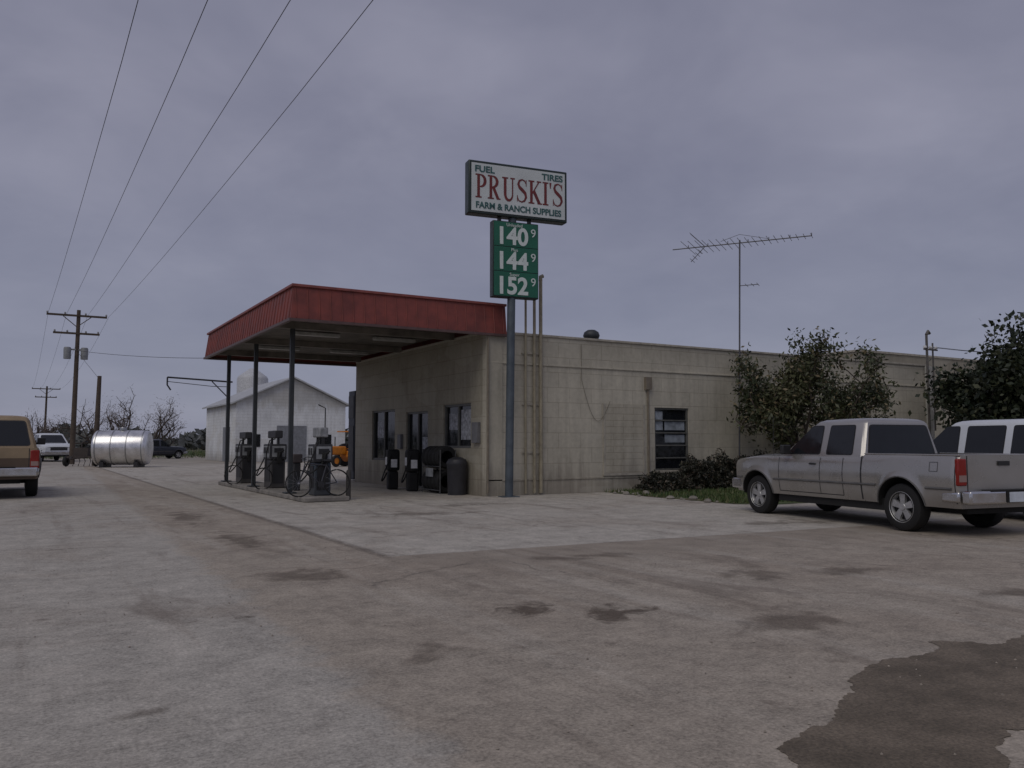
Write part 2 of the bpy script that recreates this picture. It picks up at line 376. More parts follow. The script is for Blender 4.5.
# service mast
sm=empty('service_mast',(31.6,BY-.3,0))
mb=MB().tube([(0,0,0),(0,0,5.9)],.05,8).tube([(.55,.1,2),(.55,.1,5.6)],.035,8).tube([(0,0,5.9),(.12,0,6.05),(.22,0,5.95)],.06,8).tube([(-.2,0,5.3),(.7,0,5.3)],.035,6); mb.make('mast',M('mast_grey',(.12,.11,.1),.6),sm)
mb=MB()
for k in (-.12,.25,.6): mb.lathe([(0,.12),(.06,.1),(.08,.02),(.05,0),(0,0)],(k,0,5.34),'z',10)
mb.make('insulators',m_white,sm)
mb=MB()
for k,zz in ((-.12,5.4),(.25,5.4),(.6,5.42)):
    mb.tube([(k+t*14,-t*7,zz+.5*t-2.2*t*(1-t)) for t in np.linspace(0,1,14)],.009,5)
mb.make('service_wires',m_wire,sm)

# ------------------------------------------------------------------ canopy
can=empty('fuel_canopy',(0,0,0))
CX0,CX1,CY0,CY1,CZ0,CZ1=5.70,11.95,20.5,31.7,4.62,5.44
def fascia(mb,side):
    ins=.10
    if side=='n': a=[(CX0,CY0,CZ0),(CX1,CY0,CZ0),(CX1,CY0+ins,CZ1),(CX0+ins,CY0+ins,CZ1)]
    if side=='w': a=[(CX0,CY1,CZ0),(CX0,CY0,CZ0),(CX0+ins,CY0+ins,CZ1),(CX0+ins,CY1-ins,CZ1)]
    if side=='f': a=[(CX1,CY1,CZ0),(CX0,CY1,CZ0),(CX0+ins,CY1-ins,CZ1),(CX1,CY1-ins,CZ1)]
    if side=='e': a=[(CX1,CY0,CZ0),(CX1,CY1,CZ0),(CX1,CY1-ins,CZ1),(CX1,CY0+ins,CZ1)]
    mb.poly(a)
mb=MB(); [fascia(mb,s) for s in 'nwfe']; mb.make('fascia',m_red,can,smooth=0,solid=0)
mb=MB()
y=CY0+.15
while y<CY1-.1:
    mb.tube([(CX0-.006,y,CZ0+.02),(CX0+.094,y,CZ1-.01)],.014,4); y+=.3
x=CX0+.15
while x<CX1:
    mb.tube([(x,CY0-.006,CZ0+.02),(x,CY0+.094,CZ1-.01)],.014,4); x+=.3
mb.make('fascia_ribs',m_red,can,smooth=0)
MB().box(CX0+.04,CX1+.03,CY0+.05,CY1-.05,CZ1,CZ1+.07).make('cap',m_redtop,can,bevel=.01,smooth=0)
mb=MB().box(CX0-.04,CX1+.02,CY0-.04,CY0+.06,CZ0-.07,CZ0-.002).box(CX0-.04,CX0+.06,CY0+.06,CY1+.03,CZ0-.07,CZ0-.002).box(CX0+.06,CX1,CY1-.07,CY1+.03,CZ0-.07,CZ0-.002)
mb.make('drip_edge',M('drip_edge_dark',(.1,.06,.055),.5),can,smooth=0)
mb=MB(); yy=CY0+.1; step=.15; zz=CZ0+.22
while yy<CY1-.15:
    mb.add([(CX0+.08,yy,zz),(CX1-.62,yy,zz),(CX1-.62,yy+step/2,zz),(CX0+.08,yy+step/2,zz),(CX0+.08,yy+step/2,zz+.04),(CX1-.62,yy+step/2,zz+.04),(CX0+.08,yy+step,zz+.04),(CX1-.62,yy+step,zz+.04),(CX0+.08,yy+step,zz),(CX1-.62,yy+step,zz)],
      [(0,1,2,3),(3,2,5,4),(4,5,7,6),(6,7,9,8)]); yy+=step
mb.make('deck',m_deck,can,smooth=0)
PXc=6.38
mb=MB()
for y in (22.7,26.8,30.8): mb.box(CX0+.1,BX-.01,y-.07,y+.07,CZ0+.03,CZ0+.215)
mb.make('beams',m_deck,can,smooth=0)
mb=MB()
for y in (22.7,26.8,30.8): mb.box(PXc-.06,PXc+.06,y-.06,y+.06,.15,CZ0+.03).box(PXc-.16,PXc+.16,y-.16,y+.16,.13,.17)
mb.make('posts',M('post_dark',(.04,.045,.05),.5),can,bevel=.01)
m_fix=M('fixture_white',(.4,.4,.38),.4)
mb=MB()
for y in (21.5,24.4,28.6): mb.box(6.9,8.3,y-.1,y+.1,CZ0+.09,CZ0+.2).box(9.4,10.8,y-.1,y+.1,CZ0+.09,CZ0+.2)
mb.make('light_fixtures',m_fix,can,bevel=.02)

# islands
isl=empty('pump_island',(6.85,0,0))
MB().box(-.65,.55,20.75,31.3,0,.13).make('kerb',M('island_worn',(.22,.205,.185),.9,0,.3,3,.4),isl,bevel=.03)
def hose(mb,p0,p1,low,out,r=.02,n=20):
    p0=Vector(p0);p1=Vector(p1);P=[]
    for i in range(n+1):
        t=i/n; p=p0.lerp(p1,t); s=math.sin(math.pi*t)
        p.z=(p0.z*(1-t)+p1.z*t)-(min(p0.z,p1.z)-low)*s**.8 ; p.x+=out[0]*s; p.y+=out[1]*s; P.append(p)
    mb.tube(P,r,6)
m_pblue=M('pump_blue',(.03,.045,.065),.45,0,.3,4,dirt=.25)
m_pgrey=M('pump_cabinet',(.035,.035,.04),.5,0,.3,4,dirt=.25)
m_pface=M('pump_face',(.26,.27,.28),.5,0,.45,5,dirt=0)
def pump(loc,tall=1.75,body=m_pgrey,rz=0,loop=False,w=.4):
    e=empty('fuel_pump',loc,rz)
    MB().box(-.22,.22,-w,w,0,.86).make('cabinet',body,e,bevel=.03)
    MB().box(-.25,.25,-w-.03,w+.03,.86,1.34).make('display_housing',m_pgrey,e,bevel=.03)
    a=w-.05
    MB().box(-.265,-.251,-a,a,.93,1.28).box(.251,.265,-a,a,.93,1.28).box(-.2,.2,-w-.045,-w-.031,.95,1.28).make('face',m_pface,e,bevel=.004)
    mb=MB().box(-.275,-.266,-a+.04,-.04,1.06,1.24).box(-.275,-.266,.04,a-.04,1.06,1.24).box(-.14,.14,-w-.055,-w-.046,1.08,1.22); mb.make('display',m_dark,e)
    MB().box(-.03,.03,-w,-w+.06,1.34,1.52).box(-.03,.03,w-.06,w,1.34,1.52).make('brackets',m_dark,e)
    MB().box(-.12,.12,-w-.04,w+.04,1.52,tall).make('topper',m_pface if loop else body,e,bevel=.03)
    MB().box(-.234,-.221,-w+.1,w-.1,.2,.78).box(-.16,.16,-w-.013,-w-.001,.15,.78).make('door_panel',m_dark,e)
    mb=MB()
    for s in (-1,1):
        b0,b1=sorted((s*(w+.031),s*(w+.1))); mb.box(-.05,.09,b0,b1,.75,1.12)
    mb.make('nozzle_boots',m_black,e,bevel=.02)
    mb=MB()
    if loop:
        hose(mb,(-.12,-w,1.5),(0,-w-.1,.95),.35,(-.38,-.08)); 
        mb.tube([(.12,0,1.7),(.12,0,2.3),(-.1,-.1,2.38)],.015,6)
    else:
        P=[(-.1,-w,1.5),(-.28,-w-.05,1.45),(-.38,-w-.08,1.1)]
        for k in range(0,20):
            a_=rad(70+k*19); P.append((-.5+.29*math.cos(a_),-w-.1-.006*k,.3+.32*math.sin(a_)))
        P.append((-.1,-w-.14,.95)); mb.tube(P,.02,6)
    hose(mb,(0,w,1.45),(0,w+.1,.95),.12,(-.4,.15))
    mb.tube([(0,-w-.1,.95),(.02,-w-.13,1.1),(.14,-w-.13,1.16)],[.03,.035,.02],8)
    mb.make('hoses',m_black,e)
    return e
pump((6.85,21.55,.13),1.78,m_pblue,0,True,.26)
pump((6.8,25.9,.13),1.75); pump((6.75,29.6,.13),1.75)
# bicycle leaning by the near pump
e=empty('bicycle',(6.15,21.03,.13),0); e.rotation_euler=(rad(-6),0,rad(2))
R_=.335; mb=MB()
for cx_ in (0,1.02):
    mb.tube([(cx_+R_*math.cos(2*math.pi*k/30),0,R_+.01+R_*math.sin(2*math.pi*k/30)) for k in range(31)],.019,6,False)
mb.make('tyres',m_black,e)
mb=MB()
for cx_ in (0,1.02):
    for k in range(14):
        a=2*math.pi*k/14; mb.tube([(cx_,0,R_+.01),(cx_+.32*math.cos(a),0,R_+.01+.32*math.sin(a))],.002,3,False)
    mb.lathe([(0,-.04),(.02,-.04),(.02,.04),(0,.04)],(cx_,0,R_+.01),'y',8)
mb.make('spokes',m_galv,e)
hub0=(0,0,.345);hub1=(1.02,0,.345);bb=(.58,0,.3);st=(.74,0,.8);hd=(.17,0,.84);hb=(.14,0,.72)
mb=MB()
for a,b in ((hb,bb),(hd,st),(bb,st),(bb,hub1),(st,hub1),(hub0,hb),(hb,hd)): mb.tube([a,b],.016,8)
mb.make('frame',M('bicycle_paint',(.06,.06,.07),.4,.3),e)
mb=MB().tube([hd,(.15,0,.96)],.014,6).tube([(.3,-.26,.98),(.15,-.22,1.0),(.13,0,.97),(.15,.22,1.0),(.3,.26,.98)],.012,6).tube([st,(.77,0,.9)],.013,6).tube([(.58,-.09,.3),(.58,-.09,.14)],.01,6).tube([(.58,.09,.3),(.58,.09,.46)],.01,6).box(.64,.9,-.07,.07,.9,.95).lathe([(.0,-.03),(.09,-.03),(.09,-.02),(0,-.02)],bb,'y',16)
mb.make('handlebar_saddle_cranks',m_dark,e)
for (x,y) in ((10.6,24.05),(10.45,25.3)):
    e=empty('kerosene_pump',(x,y,0),rad(-12))
    MB().box(-.16,.16,-.2,.2,0,.6).make('cabinet',m_black,e,bevel=.05)
    MB().box(-.2,.2,-.26,.26,.6,1.3).make('head',m_black,e,bevel=.09,seg=4)
    MB().box(-.214,-.202,-.14,.14,.8,1.05).box(-.1,.1,-.274,-.262,.72,.98).make('face_plate',m_white,e)
    mb=MB(); hose(mb,(-.1,-.25,1.15),(-.25,-.3,.55),.05,(-.25,-.2),.025); mb.make('hose',m_black,e)
e=empty('trash_can',(11.0,21.75,0))
MB().lathe([(0,0),(.27,0),(.3,.85),(.31,.88),(.31,.93),(.27,1.02),(.1,1.1),(0,1.1)],(0,0,0),'z',20).make('drum',M('bin_dark',(.03,.03,.035),.5),e)
e=empty('tire_display_rack',(10.95,22.85,0))
mb=MB()
for k,yy in enumerate((-.45,-.2,.05,.3,.5)):
    for lvl in (0,1):
        mb.lathe([(.19,.09),(.24,.1),(.3,.1),(.335,.06),(.335,-.06),(.3,-.1),(.24,-.1),(.19,-.09)],(0,yy,.36+lvl*.72),'y',22)
mb.make('tires',m_black,e)
mb=MB()
for x in (-.25,.25):
    for yy in (-.6,.65): mb.tube([(x,yy,0),(x,yy,1.3)],.02,6)
    for z in (.1,.8): mb.tube([(x,-.6,z),(x,.65,z)],.02,6)
mb.make('rack_frame',M('rack_steel',(.1,.1,.1),.5,.3),e)
MB().box(-.35,-.34,-.3,.2,.5,.75).make('price_card',m_pface,e)
e=empty('bollard',(7.55,21.3,0)); MB().lathe([(.0,.8),(.05,.78),(.065,.72),(.065,0)],(0,0,0),'z',14).make('post',M('bollard_paint',(.06,.055,.05),.6),e)
e=empty('windshield_washer_stand',(6.9,23.9,.13)); MB().box(-.1,.1,-.1,.1,0,.8).make('stand',m_dark,e,bevel=.02); MB().box(-.14,.14,-.14,.14,.8,1.05).make('bucket',M('bucket_dark',(.05,.04,.04),.5),e,bevel=.03)

# ------------------------------------------------------------------ sign
sg=empty('price_sign',(11.8,20.12,0),rad(-8.6))
MB().tube([(0,0,0),(.1,0,7.95)],.115,16).make('pole',m_pole,sg)
MB().box(-.25,.25,-.2,.2,0,.02).make('base_plate',m_pole,sg)
cx=.24
MB().box(cx-1.52,cx+1.52,-.17,.17,7.9,9.42).make('cabinet',m_greend,sg,bevel=.03)
MB().box(cx-1.44,cx+1.44,-.185,-.172,7.98,9.34).box(cx-1.44,cx+1.44,.172,.185,7.98,9.34).make('face',m_signw,sg,smooth=0)
px=.16
MB().box(px-.7,px+.7,-.13,.13,5.6,7.78).make('price_cabinet',m_greend,sg,bevel=.02)
mb=MB()
for k in range(3): mb.box(px-.67,px+.67,-.145,-.132,5.64+k*.71,5.64+k*.71+.69)
mb.make('price_panels',m_green,sg,smooth=0)
MB().box(px-.5,px-.42,-.06,.06,7.78,7.9).box(px+.42,px+.5,-.06,.06,7.78,7.9).make('brackets',m_dark,sg)
m_num=M('price_digits',(.62,.68,.66),.5,0,.08)
for k,(s,lab) in enumerate((('152','Super'),('144','Plus'),('140','Unleaded'))):
    z=5.64+k*.71
    text(s,'price_digits',m_num,sg,(px-.12,-.15,z+.27),.68,off=.02,sx=.96)
    text('9','price_fraction',m_num,sg,(px+.53,-.15,z+.42),.34,off=0.)
    text(lab,'grade_label',m_num,sg,(px-.05,-.15,z+.61),.13)
text('FUEL','sign_text',m_stxt,sg,(cx-1.35,-.19,9.17),.25,off=.006,align='LEFT',sx=1.1)
text('TIRES','sign_text',m_stxt,sg,(cx+1.37,-.19,9.17),.25,off=.006,align='RIGHT',sx=1.1)
text('FARM & RANCH SUPPLIES','sign_text',m_stxt,sg,(cx,-.19,8.14),.25,off=.006,sx=.93)
LT=MB(); LT.k=0
def ribbon(pts,ws,ox,oz,sx,sz,y=-.19):
    P=[Vector((p[0],p[1])) for p in pts]; n=len(P); L=[];R=[]
    for i in range(n):
        t=(P[min(i+1,n-1)]-P[max(i-1,0)]).normalized(); nr=Vector((-t.y,t.x)); w=ws[i] if isinstance(ws,(list,tuple)) else ws
        L.append(P[i]+nr*w/2); R.append(P[i]-nr*w/2)
    LT.k+=1; y=y-.0002*(LT.k%7)
    vs=[(ox+p.x*sx,y,oz+p.y*sz) for p in L]+[(ox+p.x*sx,y,oz+p.y*sz) for p in R]
    LT.add(vs,[(i,i+1,n+i+1,n+i) for i in range(n-1)])
def stem(x,o,z0=0,z1=1,w=.15): ribbon([(x,z0),(x,z1)],w,*o)
def serif(x,z,o,w=.34): ribbon([(x-w/2,z),(x+w/2,z)],.06,*o)
def arc(cx_,cz,rx,rz,a0,a1,o,thin=.05,thick=.16,n=18):
    P=[];W=[]
    for i in range(n+1):
        a=rad(a0+(a1-a0)*i/n); P.append((cx_+rx*math.cos(a),cz+rz*math.sin(a))); W.append(thin+(thick-thin)*abs(math.cos(a))**1.3)
    ribbon(P,W,*o)
def lS(o):
    P=[(.56,.80),(.48,.93),(.33,.98),(.17,.92),(.11,.77),(.18,.64),(.34,.53),(.5,.41),(.55,.24),(.46,.08),(.3,.02),(.13,.07),(.05,.23)]
    W=[.05,.06,.06,.1,.13,.15,.16,.15,.13,.09,.06,.06,.05]; ribbon(P,W,*o); ribbon([(.56,.7),(.56,.98)],.04,*o); ribbon([(.05,.02),(.05,.3)],.04,*o)
def word(x,z,sx,sz):
    def O(): return (x,z,sx,sz)
    o=O(); stem(.18,o);serif(.18,.03,o);serif(.12,.97,o,.22);arc(.26,.72,.28,.25,90,-90,o);ribbon([(.18,.97),(.28,.97)],.05,*o);ribbon([(.18,.47),(.28,.47)],.05,*o)
    x+=.68*sx;o=O(); stem(.18,o);serif(.18,.03,o);serif(.12,.97,o,.22);arc(.26,.74,.27,.23,90,-90,o);ribbon([(.18,.97),(.28,.97)],.05,*o);ribbon([(.18,.51),(.28,.51)],.05,*o);ribbon([(.32,.51),(.58,.03)],.15,*o);serif(.62,.03,o,.2)
    x+=.8*sx;o=O(); stem(.18,o,.3,1);stem(.6,o,.3,1,.07);serif(.18,.97,o);serif(.6,.97,o,.26)
    P=[];W=[]
    for i in range(15):
        a=rad(180+180*i/14);P.append((.39+.21*math.cos(a),.3+.27*math.sin(a)));W.append(.15-.08*i/14)
    ribbon(P,W,*o)
    x+=.82*sx;o=O(); lS(o)
    x+=.7*sx;o=O(); stem(.16,o);serif(.16,.03,o);serif(.16,.97,o);ribbon([(.6,.97),(.22,.45)],.06,*o);ribbon([(.3,.55),(.62,.03)],.16,*o);serif(.6,.97,o,.26);serif(.64,.03,o,.26)
    x+=.83*sx;o=O(); stem(.15,o);serif(.15,.03,o);serif(.15,.97,o)
    x+=.38*sx;o=O(); ribbon([(.06,1.0),(.06,.74)],[.12,.04],*o)
    x+=.18*sx;o=O(); lS(o); return x+.6*sx
word(cx-1.33,8.35,.54,.68)
LT.make('serif_lettering',m_sred,sg,smooth=0,solid=0)

# ------------------------------------------------------------------ TV antenna
an=empty('tv_antenna',(20.95,20.35,0))
MB().tube([(0,0,0),(.22,-.02,8.5)],.028,8).make('mast',M('mast_steel',(.12,.12,.13),.5,.4),an)
Rv=Vector((.861,-.509,0));Fv=Vector((.509,.861,0))
bd=(Rv*.9-Fv*.43).normalized(); el=Vector((-bd.y,bd.x,0))
c0=Vector((.22,-.02,8.4)); A=c0-bd*2.35; B=c0+bd*2.35
mb=MB().tube([A,B],.02,6)
for i,tt in enumerate(np.linspace(.12,1,19)):
    p=A.lerp(B,tt); ln=1.2-.85*tt
    mb.tube([p-el*ln,p+el*ln],.009,5)
    if i%3==0: mb.tube([p,p+Vector((0,0,.1))],.015,5)
q=A+bd*1.15
for s in (-1,1):
    for k in np.linspace(.15,1,5):
        a=q-bd*.45*k+Vector((0,0,s*.46*k)); mb.tube([a-el*.35,a+el*.35],.009,5)
    mb.tube([q,q-bd*.5+Vector((0,0,s*.5))],.014,5)
mb.tube([A+bd*1.7+Vector((0,0,.12)),c0+Vector((0,0,.3)),B-bd*1.4+Vector((0,0,.05))],.008,5)
mb.tube([(.17,0,6.9),Vector((.17,0,6.9))+bd*.65],.014,5)
for k in (.25,.45,.63): mb.tube([Vector((.17,0,6.9))+bd*k-el*.3,Vector((.17,0,6.9))+bd*k+el*.3],.009,5)
mb.make('elements',M('antenna_alu',(.16,.16,.17),.4,.5),an)

# ------------------------------------------------------------------ utility poles and wires
def upole(loc,h,name='utility_pole',arms=True,tr=True):
    e=empty(name,loc); MB().tube([(0,0,0),(.1,0,h)],[.2,.13],10).make('pole',m_wood,e)
    if arms:
        mb=MB().box(-1.95,1.95,-.18,-.06,h-.5,h-.36).box(-1.5,1.5,-.18,-.06,h-1.8,h-1.66)
        mb.tube([(-.9,-.1,h-.5),(0,-.1,h-1.25)],.03,5).tube([(.9,-.1,h-.5),(0,-.1,h-1.25)],.03,5)
        mb.make('crossarms',m_wood,e)
        mb=MB()
        for x in (-1.9,-.78,.55,1.9): mb.lathe([(0,.16),(.05,.14),(.07,.06),(.04,0)],(x,-.12,h-.36),'z',8)
        for x in (-1.4,-.6,.6,1.4): mb.lathe([(0,.16),(.05,.14),(.07,.06),(.04,0)],(x,-.12,h-1.66),'z',8)
        mb.make('insulators',M('porcelain',(.3,.3,.3),.3),e)
    if tr:
        mb=MB()
        for x in (-.55,.55): mb.lathe([(0,0),(.24,0),(.25,.75),(.2,.85),(0,.85)],(x,-.15,h-3.6),'z',14)
        mb.box(-.6,.6,-.12,.0,h-2.95,h-2.85)
        mb.make('transformers',M('transformer_grey',(.22,.23,.24),.5),e)
    return e
PX,PY=3.25,67.6
upole((PX,PY,0),11.15); upole((PX,-25,0),11.15,tr=False); upole((PX,149,0),10.4,tr=False)
upole((4.35,62,0),6.0,'utility_pole',False,False)
wl=empty('power_lines',(0,0,0)); mb=MB()
for x in (1.66,2.82,4.2,5.58):
    for (ya,yb,sg_) in ((-25,PY,.75),(PY,149,.9)):
        za=10.8;zb=10.8 if yb==PY else 10.1
        xe=lambda yq: x-.26*max(0,(yq-20)/47.6) if yq<PY else x-.26
        mb.tube([(xe(ya+(yb-ya)*t),ya+(yb-ya)*t-.12,za+(zb-za)*t-4*sg_*t*(1-t)) for t in np.linspace(0,1,40)],.0085,5)
mb.tube([(PX+t*(BX+1-PX),PY+t*(BN-PY),8.2-3*t-1.2*4*t*(1-t)*.35) for t in np.linspace(0,1,16)],.014,5)
mb.tube([(4.35-t*1.0,62+t*5.6,5.9+2.2*t) for t in (0,1)],.012,5)
mb.make('wires',m_wire,wl)

e=empty('overhead_fill_pipe',(7.6,52.0,0))
mb=MB().tube([(3.2,0,0),(3.2,0,5.2)],.07,8).tube([(-.3,0,5.35),(3.4,0,5.2)],.05,8).tube([(-.3,0,5.35),(-.3,0,4.9),(-.1,0,4.6)],.045,8).tube([(3.2,0,4.2),(2.2,0,5.2)],.035,6).tube([(-.3,0,5.1),(2.2,0,4.9),(3.2,0,4.9)],.02,5)
mb.make('pipework',m_dark,e)

# ------------------------------------------------------------------ white shed + bin + misc
sh=empty('white_shed',(0,0,0))
a0,a1,b0,b1,he,hp=14.5,23.4,67.,79.,4.7,6.75
mid=(a0+a1)/2
mb=MB(); mb.add([(a0,b0,0),(a1,b0,0),(a1,b0,he),(mid,b0,hp),(a0,b0,he),(a0,b1,0),(a1,b1,0),(a1,b1,he),(mid,b1,hp),(a0,b1,he)],[(0,1,2,3,4),(5,9,8,7,6),(0,4,9,5),(1,6,7,2)]); mb.make('walls',m_white_wall,sh,smooth=0)
mb=MB()
sl=(hp-he)/(mid-a0)
for s in (0,1):
    xa=a0-.35 if s==0 else a1+.35; za=he-.35*sl
    mb.add([(xa,b0-.35,za+.03),(mid,b0-.35,hp+.03),(mid,b1+.3,hp+.03),(xa,b1+.3,za+.03),(xa,b0-.35,za+.15),(mid,b0-.35,hp+.15),(mid,b1+.3,hp+.15),(xa,b1+.3,za+.15)],[(0,1,2,3),(4,5,6,7),(0,1,5,4),(1,2,6,5),(2,3,7,6),(3,0,4,7)])
mb.make('roof',M('shed_roof',(.45,.46,.47),.5,.2,.15,1),sh,smooth=0)
MB().box(a0+3.2,a0+5.6,b0-.06,b0-.002,0,2.9).box(a0-.05,a0-.002,b0+2,b0+4.5,0,2.8).make('doors',M('shed_door',(.2,.21,.23),.6),sh,smooth=0)
MB().box(a0+1,a0+1.9,b0-.05,b0-.002,1.2,2.2).box(a1-2.2,a1-1.2,b0-.05,b0-.002,1.2,2.2).make('windows',m_glass,sh,smooth=0)
e=empty('grain_bin',(25.1,107,0))
MB().lathe([(1.9,0),(1.9,9.6),(1.75,9.9),(.4,10.9),(0,10.9)],(0,0,0),'z',28).make('bin',M('bin_white',(.5,.51,.53),.5),e)
e=empty('farm_tractor',(18.0,51.5,0),rad(200))
MB().box(.1,1.5,-.28,.28,.75,1.3).make('hood',m_orange,e,bevel=.08)
MB().box(-.6,.1,-.4,.4,.6,1.0).box(-.75,-.55,-.75,-.35,1.0,1.15).make('body',m_orange,e,bevel=.04)
mb=MB()
for s in (-1,1):
    mb.lathe([(.45,-.15),(.68,-.15),(.74,-.08),(.74,.08),(.68,.15),(.45,.15)],(-.5,s*.65,.74),'y',24).lathe([(.2,-.09),(.34,-.09),(.38,0),(.34,.09),(.2,.09)],(1.15,s*.55,.38),'y',20)
mb.make('tyres',m_black,e)
mb=MB()
for s in (-1,1): mb.lathe([(0,-.05),(.46,-.1),(.46,.1),(0,.05)],(-.5,s*.65,.74),'y',20); mb.lathe([(0,.05),(.21,.05),(.21,-.05),(0,-.05)],(1.15,s*.55,.38),'y',16)
mb.make('rims',m_orange,e)
MB().box(-.7,-.3,-.22,.22,1.0,1.12).box(-.75,-.65,-.22,.22,1.12,1.5).make('seat',m_black,e,bevel=.03)
mb=MB().tube([(-.75,-.5,.9),(-.75,-.5,2.2)],.03,6).tube([(-.75,.5,.9),(-.75,.5,2.2)],.03,6).tube([(.9,.1,1.3),(.9,.1,1.9)],.03,6).tube([(.05,0,1.2),(-.15,0,1.45)],.02,6); mb.make('rollbar',m_dark,e)
MB().box(-1.1,.2,-.6,.6,2.2,2.27).make('sunshade',m_orange,e,bevel=.02)
e=empty('ice_vending_machine',(11.9,32.2,0))
MB().box(-.4,.35,-.35,.35,.05,3.6).make('cabinet',M('machine_dark',(.03,.035,.05),.5),e,bevel=.03); MB().box(-.42,-.402,-.28,.28,.4,2.2).box(-.42,-.402,-.3,.3,2.5,3.4).make('panel',m_pgrey,e)

cr,cd=-24.3,52
e=empty('storage_tank',(cr*.861+cd*.509,-cr*.509+cd*.861,0),rad(-22))
MB().lathe([(0,-1.62),(.6,-1.6),(.98,-1.56),(1.05,-1.5),(1.07,-1.4),(1.07,1.4),(1.05,1.5),(.98,1.56),(.6,1.6),(0,1.62)],(0,0,1.22),'x',36).make('shell',m_stain,e)
mb=MB()
for x in (-1.35,-.45,.45,1.35): mb.lathe([(1.072,-.03),(1.09,-.03),(1.09,.03),(1.072,.03)],(x,0,1.22),'x',36)
mb.make('bands',m_galv,e)
mb=MB()
for x in (-1.0,1.0): mb.box(x-.12,x+.12,-.8,.8,0,.35)
mb.make('saddles',m_dark,e)
MB().lathe([(0,.2),(.2,.2),(.22,.16),(.22,0)],(0,0,2.28),'z',14).make('manway',m_galv,e)
cr,cd=-27.5,53
e=empty('farm_implement',(cr*.861+cd*.509,-cr*.509+cd*.861,0),rad(-30))
mb=MB().box(-.8,.8,-.05,.05,.55,.68).box(-.8,.8,.5,.6,.55,.68).tube([(-.5,0,.6),(0,-1.2,.5)],.04,6).tube([(.5,0,.6),(0,-1.2,.5)],.04,6).tube([(0,.25,.6),(0,.25,1.5),(.3,.25,1.7)],.05,6).box(-.45,.45,.1,.5,.68,1.2)
for k in range(5): mb.tube([(-.7+.35*k,.55,.6),(-.7+.35*k,.75,.35),(-.7+.35*k,.55,.03)],.025,5)
mb.make('frame',M('implement_paint',(.05,.04,.035),.7),e)
mb=MB()
for s in (-1,1): mb.lathe([(.1,-.08),(.3,-.09),(.34,0),(.3,.09),(.1,.08)],(s*.95,.2,.34),'x',18)
mb.make('wheels',m_black,e)

